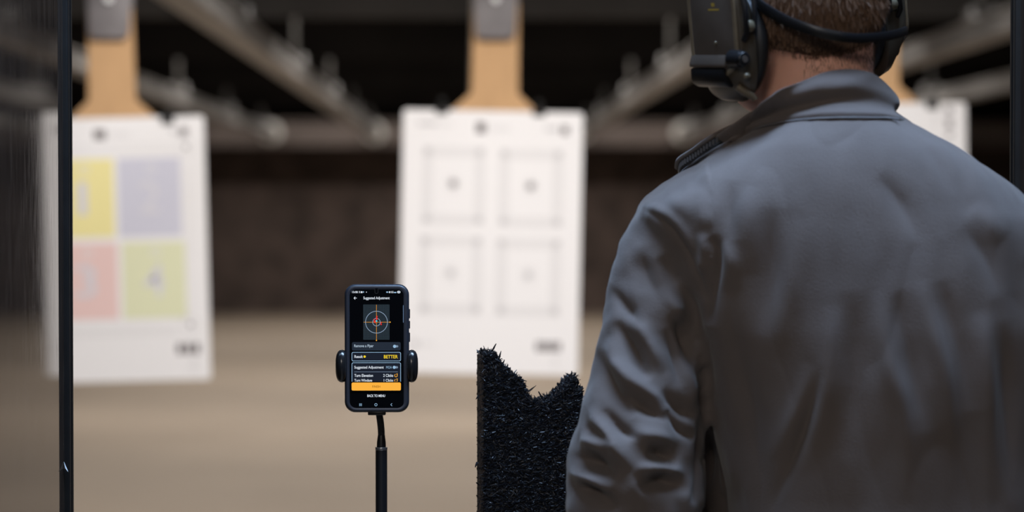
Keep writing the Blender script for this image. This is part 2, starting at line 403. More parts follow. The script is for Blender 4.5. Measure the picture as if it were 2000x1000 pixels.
for a, b in ((627, 642), (650, 668)):
    MB().prism(rrect(S(799, 0)[0] - 0.0006, S(800.8, 0)[0], S(0, b)[1], S(0, a)[1], 0.0005, 2), 0.002, 0.0055).build('side_button', M_btn, case)
scr = MB().loft([rring(683, 788.5, 565, 797, 11, -0.0014), rring(683, 788.5, 565, 797, 11, -0.0010)]).build('screen', M_glass, ph)

def glow(name, c, s=1.0):
    return mat(name, (0, 0, 0), 0.6, spec=0.1, emit=srgb(*c), estr=s)
E_white = glow('lit white', (222, 230, 240)); E_blue = glow('lit pale blue', (150, 185, 215)); E_panel = glow('lit slate', (34, 42, 54)); E_panel2 = glow('lit ink', (24, 29, 41))
E_orange = glow('lit amber', (252, 178, 62)); E_yellow = glow('lit yellow', (245, 210, 40)); E_brown = glow('lit brown', (110, 66, 14)); E_ring = glow('lit ring', (138, 158, 182))
E_line = glow('lit crosshair', (196, 130, 40)); E_red = glow('lit red', (238, 40, 36)); E_cyan = glow('lit cyan', (40, 205, 225)); E_grid = glow('lit grid', (52, 66, 76)); E_gridbg = glow('lit grid ground', (24, 31, 37))
E_soft = glow('lit soft white', (172, 190, 206)); E_grey = glow('lit grey', (120, 138, 160)); E_dim = glow('dim notch', (40, 42, 46)); E_scroll = glow('lit scrollbar', (88, 110, 138))
L0 = -0.0014
def plate(name, x0, x1, y0, y1, r, lift, m):
    return MB().loft([rring(x0, x1, y0, y1, r, L0 - lift, 4), rring(x0, x1, y0, y1, r, L0 - lift + 0.00008, 4)]).build(name, m, scr)
def ann(name, px, py, r0, r1, lift, m, a0=0, a1=360, n=40):
    x, z = S(px, py); mb = MB(); full = a1 - a0 >= 360
    k = [R(a0 + (a1 - a0) * i / n) for i in range(n if full else n + 1)]
    rings = [[Vector((x + rr / K * math.cos(a), L0 - lift, z + rr / K * math.sin(a))) for a in k] for rr in (r0, r1)]
    mb.loft(rings, cap=False, close=full); return mb.build(name, m, scr)
def words(t, x0, x1, y0, y1, m, lift=0.0006, bold=0.0):
    (a, d), (b, c) = S(x0, y0), S(x1, y1)
    return fit_text(t, a, b, c, d, L0 - lift, m, scr, bold=bold)
words('15:08', 688, 699, 568.2, 572.2, E_white, bold=0.016)
words('X', 700.5, 704, 568.2, 572.2, E_white, bold=0.013)
plate('status_icon', 704.8, 708.4, 568.6, 572.2, 1.0, 0.0005, E_white)
plate('status_icon', 709.4, 711.2, 568.6, 571.6, 0.8, 0.0005, E_blue)
ann('status_icon', 716, 570.3, 0, 0.9, 0.0005, E_white, n=12)
plate('status_icon', 754.5, 758.5, 569.2, 571.6, 0.8, 0.0005, E_blue)
plate('status_icon', 760, 762.6, 568.6, 572.2, 0.8, 0.0005, E_white)
words('5G', 764, 768.6, 568.4, 572.3, E_white, bold=0.013)
plate('status_icon', 769.4, 774.4, 570, 572.2, 0.6, 0.0005, E_blue)
plate('status_icon', 776, 782.2, 568, 572.6, 2.2, 0.0005, E_white)
plate('status_icon', 778, 781, 569.2, 571.4, 1.0, 0.0006, E_grey)
plate('camera_notch', 732, 739, 560, 573.5, 3.2, 0.0003, E_dim); plate('camera_notch', 732.7, 738.3, 560, 572.8, 2.7, 0.0004, M_glass)
ar = MB(); (ax, az) = S(691.5, 582)
u = 1 / K
for p0, p1 in (((0, 0), (5.6, 0)), ((0, 0), (2.6, 2.6)), ((0, 0), (2.6, -2.6))):
    d = Vector((p1[0] - p0[0], 0, p1[1] - p0[1])); nrm = Vector((-d.z, 0, d.x)).normalized() * 0.5
    a = Vector((p0[0], 0, p0[1])); b = Vector((p1[0], 0, p1[1]))
    ar.add([Vector((ax, L0 - 0.0006, az)) + q * u for q in (a - nrm, b - nrm, b + nrm, a + nrm)], [(0, 1, 2, 3)])
ar.build('back_arrow', E_white, scr)
words('Suggested Adjustment', 710, 761.3, 579, 586, E_white, bold=0.013)
# shot plot
plate('plot_ground', 710, 760.5, 595, 663, 0.5, 0.0002, E_gridbg)
g = MB()
for i in range(20):
    x = 710 + 50.5 * i / 19; a = S(x, 595); b = S(x, 663)
    g.add([(a[0] - .22 * u, L0 - .00035, a[1]), (a[0] + .22 * u, L0 - .00035, a[1]), (b[0] + .22 * u, L0 - .00035, b[1]), (b[0] - .22 * u, L0 - .00035, b[1])], [(0, 1, 2, 3)])
for i in range(26):
    y = 595 + 68 * i / 25; a = S(710, y); b = S(760.5, y)
    g.add([(a[0], L0 - .00035, a[1] - .22 * u), (b[0], L0 - .00035, b[1] - .22 * u), (b[0], L0 - .00035, b[1] + .22 * u), (a[0], L0 - .00035, a[1] + .22 * u)], [(0, 1, 2, 3)])
g.build('plot_grid', E_grid, scr)
plate('crosshair', 735.0, 736.0, 595, 664, 0.2, 0.0005, E_line); plate('crosshair', 710.5, 762, 628.6, 629.5, 0.2, 0.0005, E_line)
ann('crosshair_end', 735.4, 664.6, 0, 1.2, 0.0006, E_orange, n=12); ann('crosshair_end', 762, 629, 0, 1.2, 0.0006, E_orange, n=12)
ann('target_ring', 735.5, 629, 20.8, 21.9, 0.0006, E_ring); ann('target_ring', 735.5, 629, 6.8, 7.9, 0.0006, E_ring)
for hx, hy in ((736.4, 617.8), (735.4, 620.5), (736.8, 621.6), (735.8, 623.6), (731, 624), (732.6, 626.5), (731.2, 627.6), (733.2, 627.2), (732.8, 629.8), (744.6, 630.0), (744.6, 633.4)):
    ann('shot_hole', hx, hy, 0, 1.25, 0.0008, E_red, n=14)
plate('shot_line', 744.3, 744.9, 630, 633, 0.1, 0.0008, E_red)
ann('group_centre', 735.6, 626.8, 0, 1.7, 0.0009, E_cyan, n=16)
plate('scroll_bar', 787.2, 788.4, 596, 630, 0.6, 0.0003, E_scroll)
# rows
plate('row_panel', 687.5, 782.6, 668, 684.5, 3, 0.0003, E_panel)
words('Remove a Flyer', 692, 729.8, 672.6, 679.6, E_soft, bold=0.016)
plate('toggle', 769.5, 778, 674.2, 678.4, 2, 0.0005, E_grey); ann('toggle', 770.8, 676.3, 0, 3.1, 0.0007, E_blue, n=20)
plate('row_border', 687, 783, 687.4, 705.4, 3, 0.0003, E_blue); plate('row_panel', 688, 782, 688.4, 704.4, 2.4, 0.0004, E_panel2)
words('Result', 692.4, 708.6, 693.4, 699, E_white, bold=0.013); ann('result_dot', 712.3, 696.3, 0, 2.3, 0.0006, E_yellow, n=20)
words('BETTER', 749.8, 777, 693.2, 699.8, E_yellow, bold=0.016)
plate('row_border', 687, 783, 707.8, 752, 3, 0.0003, E_blue); plate('row_panel', 688, 782, 708.8, 752, 2.4, 0.0004, E_panel2)
words('Suggested Adjustment', 692.2, 749.6, 714.4, 721.4, E_white, bold=0.013)
words('MOA', 754.2, 765.4, 714.8, 719.8, E_blue); plate('toggle', 769.5, 777.4, 715.2, 719.4, 2, 0.0005, E_grey); ann('toggle', 770, 717.3, 0, 3.0, 0.0007, E_blue, n=20)
plate('divider_line', 692, 777, 725.9, 726.6, 0.2, 0.0006, E_grey)
words('Turn Elevation', 692.2, 728.6, 730.4, 736, E_white, bold=0.013); words('2 Clicks', 748.6, 768, 730.4, 736, E_white, bold=0.013)
words('Turn Windage', 692.2, 727, 740, 747, E_white, bold=0.013); words('1 Clicks', 749.6, 768, 740, 745.6, E_white, bold=0.013)
for cyy in (733.4, 743.2):
    ann('turn_arrow', 773.4, cyy, 2.1, 3.1, 0.0006, E_orange, 110, 400, 24)
    (tx, tz) = S(775.4, cyy - 2.6)
    MB().add([(tx - 1.6 * u, L0 - .0006, tz + 0.8 * u), (tx + 1.4 * u, L0 - .0006, tz + 1.4 * u), (tx + 0.6 * u, L0 - .0006, tz - 1.7 * u)], [(0, 1, 2)]).build('turn_arrow', E_orange, scr)
plate('button_backing', 684, 786, 745.2, 764, 1, 0.0008, M_glass)
plate('finish_button', 686.8, 783, 746.9, 762.6, 2.6, 0.0009, E_orange)
words('FINISH', 727.2, 742.6, 752.6, 757, E_brown, lift=0.0011)
words('BACK TO MENU', 717.4, 752.2, 770.4, 775.4, E_white, bold=0.016)
for x in (702.2, 704.2, 706.2): plate('nav_icon', x - .4, x + .4, 787.8, 793, 0.3, 0.0005, E_blue)
ann('nav_icon', 734.2, 790.4, 1.9, 2.8, 0.0005, E_blue)
nv = MB(); (ax, az) = S(763, 790.4)
for sg in (1, -1):
    d = Vector((2.8, 0, 2.6 * sg)); nrm = Vector((-d.z, 0, d.x)).normalized() * 0.45
    nv.add([Vector((ax, L0 - 0.0005, az)) + q * u for q in (-nrm, d - nrm, d + nrm, nrm)], [(0, 1, 2, 3)])
nv.build('nav_icon', E_blue, scr)

# stand
M_sblack = mat('satin black metal', (0.008, 0.008, 0.009), 0.35)
M_goose = mat('black gooseneck', (0.012, 0.012, 0.013), 0.35)
M_chrome = mat('dull chrome', (0.35, 0.35, 0.36), 0.3, metal=0.9)
M_pad = mat('glossy black plastic', (0.010, 0.010, 0.011), 0.22)
base = P(745, 1000, D_P + 0.02)
st = thing('phone_stand', 'slim black gooseneck stand with two round clamp arms gripping the phone', 'stand', (base.x, D_P + 0.02, 0))
W2 = lambda px, py, dy=0.0: P(px, py, D_P + 0.02 + dy) - Vector((base.x, D_P + 0.02, 0))
b0 = W2(745, 876)
rings = []
for rr, zz in ((0.0, 0.0), (0.13, 0.0), (0.135, 0.004), (0.13, 0.014), (0.05, 0.022), (0.02, 0.03), (0.012, 0.05)):
    rings.append([Vector((max(rr, .0005) * math.cos(2 * math.pi * k / 40), max(rr, .0005) * math.sin(2 * math.pi * k / 40), zz)) for k in range(40)])
MB().loft(rings).build('base', M_sblack, st, smooth=True)
MB().cyl((0, 0, 0.03), (0, 0, b0.z), 0.0073, 24).build('pole', M_sblack, st, smooth=True)
MB().cyl((0, 0, b0.z - 0.002), (0, 0, b0.z + 0.0018), 0.0076, 24).build('collar', M_chrome, st, smooth=True, bevel=0.0004)
z1 = W2(745, 850).z
MB().tube([(0, 0, b0.z), (0, 0, (b0.z + z1) / 2), (0.0, 0, z1)], [0.0058, 0.0055, 0.0044], 20).build('neck_sleeve', M_sblack, st, smooth=True)
path = []
for t in np.linspace(0, 1, 50):
    px = 745 - 1.0 * t - 6.5 * t ** 2; py = 851 - 56 * t
    path.append(W2(px, py, 0.002 * t))
MB().tube(path, [0.0042 + (0.0005 if i % 2 else 0) for i in range(50)], 14).build('gooseneck', M_goose, st, smooth=True)
cr = MB(); c0 = W2(736, 718, 0.0)
cr.prism([(x + c0.x, z + c0.z) for x, z in rrect(-0.034, 0.034, -0.022, 0.022, 0.012, 5)], -0.007, 0.006).build('cradle', M_pad, st, bevel=0.002)
MB().tube([W2(737.5, 795, 0.002), W2(736.5, 770, 0.006), W2(736, 730, 0.008)], 0.0055, 14).build('cradle_stem', M_pad, st, smooth=True)
MB().prism([(x + W2(737, 806).x, z + W2(737, 806).z) for x, z in rrect(-0.011, 0.011, -0.0015, 0.004, 0.001, 2)], -0.02, -0.003).build('bottom_lip', M_pad, st, bevel=0.0005)
for sg in (-1, 1):
    # D-shaped clamp ear, thick in the middle, its flat side against the case
    e = W2(736 + sg * 62.5, 715, -0.017)
    rings = []
    for uu, sc in ((-0.002, 0.80), (0.0, 0.93), (0.003, 1.0), (0.006, 0.97), (0.0085, 0.86), (0.0102, 0.66), (0.0112, 0.38), (0.0115, 0.1)):
        rings.append([Vector((e.x + sg * uu, e.y + 0.012 * sc * math.cos(2 * math.pi * k / 28) * (0.55 + 0.45 * sc), e.z + 0.0205 * (sc ** 0.8) * math.sin(2 * math.pi * k / 28))) for k in range(28)])
    MB().loft(rings).build('clamp_arm', M_pad, st, smooth=True, angle=60)
    MB().box((e.x - sg * 0.010, 0.002, e.z), (0.026, 0.006, 0.020)).build('clamp_slide', M_pad, st, bevel=0.001)

# ------------------------------------------------------------------ shredded rubber board
random.seed(11)
D_B = 3.08
M_rub = mat('black shredded rubber', (0.008, 0.0085, 0.011), 0.42, spec=0.6, bump=0.8, bscale=120)
M_shred = mat('rubber shreds', (0.0045, 0.005, 0.0075), 0.42, spec=0.26)
M_rubside = mat('dusty rubber edge', (0.060, 0.038, 0.026), 0.8, var=0.75, vscale=60, bump=0.8, bscale=150, stretch=(1, 1, 0.3))
org = P(947, 1000, D_B); YAW = R(10)
rb = thing('rubber_board', 'torn black shredded-rubber board with a ragged bitten top beside the sleeve', 'rubber board', (org.x, D_B, 0), (0, 0, YAW))
KB = FPX / D_B
B = lambda px, py: ((px - 947) / KB / math.cos(YAW), P(947, py, D_B).z)
top = [(947, 692), (955, 688), (966, 690), (975, 700), (982, 714), (990, 719), (1004, 731), (1019, 742), (1022, 752), (1028, 762), (1034, 773), (1042, 785), (1056, 787), (1070, 784), (1082, 779), (1094, 770), (1105, 762), (1113, 753), (1119, 746), (1125, 736), (1129, 744), (1131, 763), (1136, 759), (1138, 768), (1140, 784), (1150, 800), (1180, 830), (1240, 850), (1300, 860)]
def rough_top():
    out = []
    for i in range(len(top) - 1):
        for k in range(4):
            t = k / 4
            x = top[i][0] + (top[i + 1][0] - top[i][0]) * t; y = top[i][1] + (top[i + 1][1] - top[i][1]) * t
            out.append((x + random.uniform(-1, 1), y + random.uniform(-1.5, 2.5)))
    out[0] = top[0]
    return out
tp = rough_top(); TH = 0.048
poly = [(B(947, 1000)[0], 0.0)] + [B(x, y) for x, y in tp] + [(B(1300, 860)[0], 0.0)]
# front and back skins with their own rim, quads down to the floor
nP = len(tp); v = []; f = []
for yy, off in ((0.0, 0.0), (TH, 0.0)):
    for x, y in tp: bx, bz = B(x, y); v.append((bx, yy, bz + (0.0 if yy == 0 else random.uniform(-0.004, 0.002))))
    for x, y in tp: v.append((B(x, y)[0], yy, 0.0))
for i in range(nP - 1):
    f.append((i, i + 1, nP + i + 1, nP + i)); o2 = 2 * nP
    f.append((o2 + i + 1, o2 + i, o2 + nP + i, o2 + nP + i + 1))
    f.append((i + 1, i, o2 + i, o2 + i + 1)); f.append((nP + i, nP + i + 1, o2 + nP + i + 1, o2 + nP + i))
f.append((nP - 1, o2 + nP - 1, o2 + 2 * nP - 1, 2 * nP - 1)); f.append((0, nP, o2 + nP, o2))
MB().add(v, f).build('core', M_rub, rb)
zt = B(947, 690)[1]
side = MB()
side.box((-0.0008, TH / 2, (zt - 0.004) / 2), (0.0016, TH - 0.002, zt - 0.004)).build('dusty_edge', M_rubside, rb)
def shred(mb, c, d, n, L, wd, th):
    """thin torn sliver: centre c, direction d, face normal n"""
    d = d.normalized(); s = d.cross(n).normalized(); n = s.cross(d).normalized()
    bend = n * L * random.uniform(-0.12, 0.2)
    a = c - d * L / 2; m = c + bend; b = c + d * L / 2
    w0 = wd * random.uniform(0.2, 0.8); w2 = wd * random.uniform(0.05, 0.5)
    v = [a - s * w0 / 2, a + s * w0 / 2, m - s * wd / 2, m + s * wd / 2, b - s * w2 / 2, b + s * w2 / 2]
    v += [p + n * th for p in v]
    f = [(6, 7, 9, 8), (8, 9, 11, 10), (0, 2, 3, 1), (2, 4, 5, 3), (0, 6, 8, 2), (2, 8, 10, 4), (1, 3, 9, 7), (3, 5, 11, 9), (4, 10, 11, 5), (0, 1, 7, 6)]
    mb.add(v, f)
def top_at(px):
    for i in range(len(top) - 1):
        if top[i][0] <= px <= top[i + 1][0]:
            t = (px - top[i][0]) / (top[i + 1][0] - top[i][0]); return top[i][1] + (top[i + 1][1] - top[i][1]) * t
    return 860
sm = MB()
cnt = 0
while cnt < 16000:
    px = random.uniform(944, 1215); py = random.uniform(684, 1045)
    if py < top_at(max(947, px)) - 1: continue
    cnt += 1
    x, z = B(px, py)
    L = random.uniform(0.0025, 0.0105) * (1.6 if random.random() < 0.08 else 1); wd = random.uniform(0.0005, 0.0014) * (1.6 if random.random() < 0.1 else 1)
    ang = random.gauss(0, 0.75) + (math.pi if random.random() < 0.5 else 0)
    out = random.uniform(-0.35, 0.28)
    d = Vector((math.cos(ang), out * 0.9, math.sin(ang)))
    nrm = Vector((random.gauss(0, 0.3), -1, random.gauss(0.0, 0.35)))
    shred(sm, Vector((x, -random.uniform(0.0, 0.0035), z)), d, nrm, L, wd, random.uniform(0.0003, 0.0008))
for i in range(900):      # rim of the tear: slivers that stand up
    k = random.randrange(0, len(tp) - 4); px, py = tp[k]
    if px > 1215: continue
    x, z = B(px + random.uniform(-2, 2), py)
    a = math.pi / 2 + random.gauss(0, 0.7)
    L = random.uniform(0.003, 0.007) * (1.6 if random.random() < 0.08 else 1)
    d = Vector((math.cos(a), random.gauss(0, 0.4), math.sin(a)))
    shred(sm, Vector((x, random.uniform(-0.002, TH), z)) + d * L * 0.2, d, Vector((random.gauss(0, 0.4), -1, random.gauss(0, 0.4))), L, random.uniform(0.0008, 0.0024), 0.0006)
for px, py, a, L in ((966, 682, 62, 0.012), (941, 686, 118, 0.008), (1017, 742, -18, 0.016), (1037, 762, 38, 0.014), (1058, 776, 120, 0.012), (1066, 778, 108, 0.010), (1126, 743, 95, 0.014), (1137, 763, 84, 0.012), (1095, 768, 128, 0.010), (977, 694, 78, 0.009), (984, 710, 62, 0.008), (933, 776, 225, 0.006), (1048, 782, 118, 0.010), (1084, 773, 100, 0.008), (1022, 757, 10, 0.009), (931, 908, 250, 0.006), (934, 945, 140, 0.005), (1102, 764, 115, 0.008)):
    x, z = B(px, py); a = R(a)
    shred(sm, Vector((x, random.uniform(-0.003, 0.01), z)), Vector((math.cos(a), -0.1, math.sin(a))), Vector((random.gauss(0, 0.3), -1, 0.2)), L * 1.25, 0.0024, 0.0007)
for i in range(650):     # cut left edge
    z = random.uniform(B(0, 1045)[1], zt); y = random.uniform(0, TH)
    d = Vector((random.uniform(-0.5, 0.1), random.gauss(0, 0.6), random.gauss(0, 0.8)))
    shred(sm, Vector((-random.uniform(0.0005, 0.002), y, z)), d, Vector((-1, random.gauss(0, 0.4), random.gauss(0, 0.4))), random.uniform(0.002, 0.006), random.uniform(0.0006, 0.0014), 0.0004)
so = sm.build('rubber_shreds', M_shred, rb); so['kind'] = 'stuff'

# ------------------------------------------------------------------ the person seen from behind
D_J = 2.78                                   # depth of the torso's middle
M_skin = mat('skin', (0.80, 0.43, 0.32), 0.5, spec=0.35, var=0.10, vscale=14, sss=0.15, bump=0.15, bscale=300)
def jacket_mat():
    m = mat('grey twill jacket', (0.106, 0.086, 0.079), 0.82, spec=0.25, var=0.05, vscale=9, bump=0.35, bscale=700, sheen=0.15)
    return m
M_jacket = jacket_mat()
M_seam = mat('grey seam fold', (0.115, 0.108, 0.110), 0.8, spec=0.25, bump=0.3, bscale=700)
person = thing('person', 'person seen from behind in a grey jacket, head turned left', 'person', (P(1640, 900, D_J).x, D_J, 0))
PO = Vector(person.location)
inv = lambda p: Vector(p) - PO

# --- jacket: torso and both sleeves grown into one cloth surface
rows = [  # py, left px, right px, half depth, centre depth, squareness
    (200, 1560, 1722, 0.070, 2.785, 2.2), (215, 1530, 1738, 0.085, 2.785, 2.2), (235, 1495, 1764, 0.100, 2.785, 2.2), (262, 1448, 1808, 0.114, 2.785, 2.25), (290, 1400, 1860, 0.124, 2.785, 2.3), (320, 1356, 1910, 0.131, 2.785, 2.3),
    (350, 1312, 1956, 0.136, 2.785, 2.3), (380, 1270, 1998, 0.140, 2.785, 2.3), (402, 1242, 2022, 0.142, 2.785, 2.3), (425, 1240, 2046, 0.144, 2.785, 2.35), (455, 1255, 2056, 0.147, 2.785, 2.35), (500, 1280, 2058, 0.150, 2.785, 2.35), (560, 1310, 2058, 0.153, 2.785, 2.35), (640, 1335, 2058, 0.154, 2.785, 2.35),
    (740, 1368, 2052, 0.152, 2.785, 2.2), (850, 1396, 2050, 0.150, 2.79, 2.2), (960, 1422, 2045, 0.150, 2.795, 2.2), (1100, 1436, 2045, 0.150, 2.795, 2.2), (1300, 1440, 2045, 0.152, 2.795, 2.2)]
def torso_rings(shrink=0.0, n=64, rws=rows):
    rings = []
    for py, xl, xr, hd, yc, ex in rws:
        a = P(xl, py, yc); b = P(xr, py, yc); cx = (a.x + b.x) / 2; hw = (b.x - a.x) / 2 - shrink; h = hd - shrink
        ring = []
        for k in range(n):
            t = 2 * math.pi * k / n; c, s = math.cos(t), math.sin(t)
            ring.append(inv((cx + hw * abs(c) ** (2 / ex) * (1 if c > 0 else -1), yc + h * abs(s) ** (2 / ex) * (1 if s > 0 else -1), a.z)))
        rings.append(ring)
    return rings
jm = MB().loft(torso_rings())
# front panel of the open jacket, hanging forward of the side
jm.loft(torso_rings(rws=[(620, 1400, 1620, 0.030, 2.87, 2.2), (700, 1362, 1640, 0.045, 2.875, 2.2), (850, 1350, 1650, 0.052, 2.88, 2.2), (1000, 1346, 1660, 0.055, 2.885, 2.2), (1300, 1346, 1670, 0.055, 2.885, 2.2)]))
larm = [(1338, 420, 2.785, 82), (1322, 462, 2.783, 98), (1306, 505, 2.78, 101), (1291, 570, 2.777, 103), (1279, 640, 2.773, 106), (1271, 720, 2.768, 111), (1258, 800, 2.764, 122), (1246, 870, 2.760, 131), (1240, 935, 2.760, 138), (1240, 990, 2.764, 138)]
lw = [inv(P(a, b, c)) for a, b, c, r in larm]; lr = [r / FPX * c for a, b, c, r in larm]
elbow = lw[-1]
hand_l = inv((P(1450, 1080, 3.10)))
fore = [elbow + Vector((0.0, 0.02, -0.035)), elbow.lerp(hand_l, 0.35) + Vector((0, 0, -0.03)), elbow.lerp(hand_l, 0.62) + Vector((0, 0, -0.012)), elbow.lerp(hand_l, 0.86)]
lpath = lw + fore; lrad = lr + [0.072, 0.062, 0.052, 0.044]
jm.tube(lpath, lrad, 28)
mir = lambda p: Vector((2 * inv(P(1692, 500, D_J)).x - p.x, p.y, p.z))
rsh = Vector((0.595, 2.785, P(1322, 462, 2.78).z))
rpath = [inv(q) for q in (rsh + Vector((-0.02, 0, 0.02)), rsh, rsh + Vector((0.012, 0.03, -0.06)), rsh + Vector((0.014, 0.08, -0.14)), rsh + Vector((0.005, 0.13, -0.22)), rsh + Vector((-0.005, 0.17, -0.27)), rsh + Vector((-0.02, 0.25, -0.26)), rsh + Vector((-0.06, 0.35, -0.22)), rsh + Vector((-0.09, 0.42, -0.19)))]
rrad = [0.05, 0.058, 0.064, 0.066, 0.066, 0.064, 0.058, 0.050, 0.044]
jm.tube(rpath, rrad, 28)
me = evaluated(jm.mesh('jacket'), [('REMESH', dict(mode='VOXEL', voxel_size=0.0055)), ('SMOOTH', dict(factor=0.5, iterations=9)), ('SUBSURF', dict(levels=1, render_levels=1))])

def smoothpath(pts, m):
    out = []; N = len(pts)
    for i in range(N - 1):
        p0, p1, p2, p3 = [Vector(pts[min(max(i + k, 0), N - 1)]) for k in (-1, 0, 1, 2)]
        for k in range(m):
            t = k / m
            out.append(0.5 * ((2 * p1) + (-p0 + p2) * t + (2 * p0 - 5 * p1 + 4 * p2 - p3) * t * t + (-p0 + 3 * p1 - 3 * p2 + p3) * t ** 3))
    return out + [Vector(pts[-1])]
# folds: (polyline in the plane of the back, width, depth) negative = crease
XZ = lambda px, py: (lambda q: (q.x, q.z))(P(px, py, 2.70))
folds = [
    # armhole seam and the crease between sleeve and back
    ([(1252, 404), (1298, 432), (1334, 482), (1364, 538), (1380, 591)], 0.0035, -0.0028),
    ([(1262, 398), (1310, 424), (1346, 474), (1376, 530)], 0.0060, 0.0022),
    ([(1384, 462), (1398, 496), (1393, 558), (1386, 637)], 0.0055, -0.0085),
    ([(1386, 637), (1387, 736), (1384, 802), (1370, 921), (1354, 990)], 0.0065, -0.0100),
    ([(1404, 470), (1422, 510), (1424, 570)], 0.010, 0.0055),
    ([(1364, 452), (1374, 490), (1372, 540)], 0.007, 0.0040),
    # sleeve
    ([(1205, 628), (1238, 690), (1271, 745)], 0.0085, -0.0075), ([(1232, 610), (1266, 668), (1300, 730)], 0.0100, 0.0050),
    ([(1311, 612), (1344, 663), (1360, 720)], 0.0080, -0.0080), ([(1290, 560), (1318, 600), (1340, 640)], 0.009, 0.004),
    ([(1255, 480), (1265, 540), (1300, 590)], 0.010, -0.0030), ([(1290, 500), (1330, 560)], 0.009, -0.0035),
    ([(1168, 690), (1200, 760), (1240, 815)], 0.010, -0.0065), ([(1186, 660), (1216, 730), (1256, 790)], 0.010, 0.0050),
    ([(1290, 760), (1330, 800), (1366, 818)], 0.009, -0.0070), ([(1150, 800), (1196, 862), (1232, 916)], 0.010, 0.0075),
    ([(1113, 900), (1159, 904), (1205, 930)], 0.0095, -0.0110), ([(1128, 862), (1160, 868), (1190, 884)], 0.009, 0.0060),
    ([(1258, 876), (1290, 884), (1330, 906)], 0.009, -0.0085), ([(1225, 850), (1270, 850), (1330, 870)], 0.010, 0.0055),
    ([(1238, 950), (1298, 938), (1350, 962)], 0.0095, -0.0100), ([(1225, 915), (1290, 912), (1345, 930)], 0.008, 0.0060),
    ([(1106, 958), (1150, 962), (1210, 990)], 0.0095, -0.0090), ([(1104, 930), (1150, 935), (1200, 958)], 0.008, 0.0070),
    ([(1330, 700), (1352, 760), (1356, 830)], 0.009, 0.0040),
    ([(1196, 560), (1220, 600), (1262, 640)], 0.007, -0.0045), ([(1340, 560), (1356, 610), (1366, 680)], 0.007, -0.0060), ([(1300, 640), (1322, 700), (1330, 760)], 0.007, -0.0050),
    ([(1180, 800), (1210, 838), (1256, 858)], 0.007, -0.0060), ([(1140, 840), (1170, 846), (1200, 870)], 0.006, -0.0050), ([(1300, 800), (1330, 838), (1362, 858)], 0.006, -0.0055),
    ([(1218, 760), (1262, 800), (1310, 822)], 0.007, -0.0050), ([(1212, 700), (1250, 752), (1300, 790)], 0.008, 0.0045),
    # back
    ([(1592, 700), (1570, 795), (1537, 901), (1507, 1000)], 0.0070, -0.0060), ([(1570, 700), (1545, 800), (1508, 900)], 0.012, 0.0040),
    ([(1610, 590), (1602, 700), (1590, 800), (1560, 920)], 0.013, 0.0050), ([(1640, 560), (1650, 700), (1630, 900)], 0.016, -0.0040),
    ([(1700, 560), (1715, 690), (1745, 800), (1760, 980)], 0.012, 0.0055), ([(1735, 560), (1756, 690), (1790, 840)], 0.013, -0.0055),
    ([(1775, 540), (1800, 640), (1830, 760), (1850, 960)], 0.012, 0.0050), ([(1815, 540), (1850, 660), (1880, 800)], 0.015, -0.0050),
    ([(1895, 600), (1915, 760), (1930, 980)], 0.015, 0.0060), ([(1940, 620), (1955, 780), (1965, 980)], 0.015, -0.0060),
    ([(1424, 350), (1416, 410), (1420, 470)], 0.013, -0.0050), ([(1460, 360), (1450, 440), (1455, 540)], 0.015, 0.0040),
    ([(1500, 400), (1490, 520), (1480, 660)], 0.016, -0.0040), ([(1545, 420), (1530, 560), (1500, 700)], 0.015, 0.0035),
    ([(1700, 340), (1745, 395), (1775, 470)], 0.013, -0.0045), ([(1410, 842), (1436, 921), (1443, 1000)], 0.006, 0.0060),
    ([(1425, 600), (1440, 720), (1470, 830), (1480, 980)], 0.016, -0.0050), ([(1860, 440), (1910, 500), (1935, 580)], 0.014, -0.0040),
    ([(1880, 400), (1950, 470)], 0.014, 0.003), ([(1400, 850), (1406, 930), (1404, 1000)], 0.010, -0.0120),
]
n = len(me.vertices); co = np.zeros(n * 3); me.vertices.foreach_get('co', co); co = co.reshape(-1, 3)
no = np.zeros(n * 3); me.vertex_normals.foreach_get('vector', no); no = no.reshape(-1, 3)
wx = co[:, 0] + PO.x; wz = co[:, 2] + PO.z
disp = np.zeros(n)
for pl, wd, am in folds:
    pts = [(q.x, q.y) for q in smoothpath([(*XZ(*p), 0) for p in pl], 5)]; best = np.full(n, 1e9); par = np.zeros(n); N = len(pts) - 1
    for i in range(N):
        ax_, az_ = pts[i]; bx_, bz_ = pts[i + 1]; dx, dz = bx_ - ax_, bz_ - az_; L2 = dx * dx + dz * dz
        t = np.clip(((wx - ax_) * dx + (wz - az_) * dz) / L2, 0, 1)
        d2 = (wx - ax_ - t * dx) ** 2 + (wz - az_ - t * dz) ** 2
        upd = d2 < best; best = np.where(upd, d2, best); par = np.where(upd, (i + t) / N, par)
    fade = np.sin(np.pi * np.clip(par, 0, 1)) ** (1.6 if wd > 0.0065 else 0.9)
    disp += am * (1.9 if pl[0][0] < 1380 else 1.2) * np.exp(-(best / (wd * wd * 0.8)) ** (0.75 if am < 0 else 1.0)) * fade
face = np.clip(-no[:, 1] * 1.6, 0, 1)
disp *= face
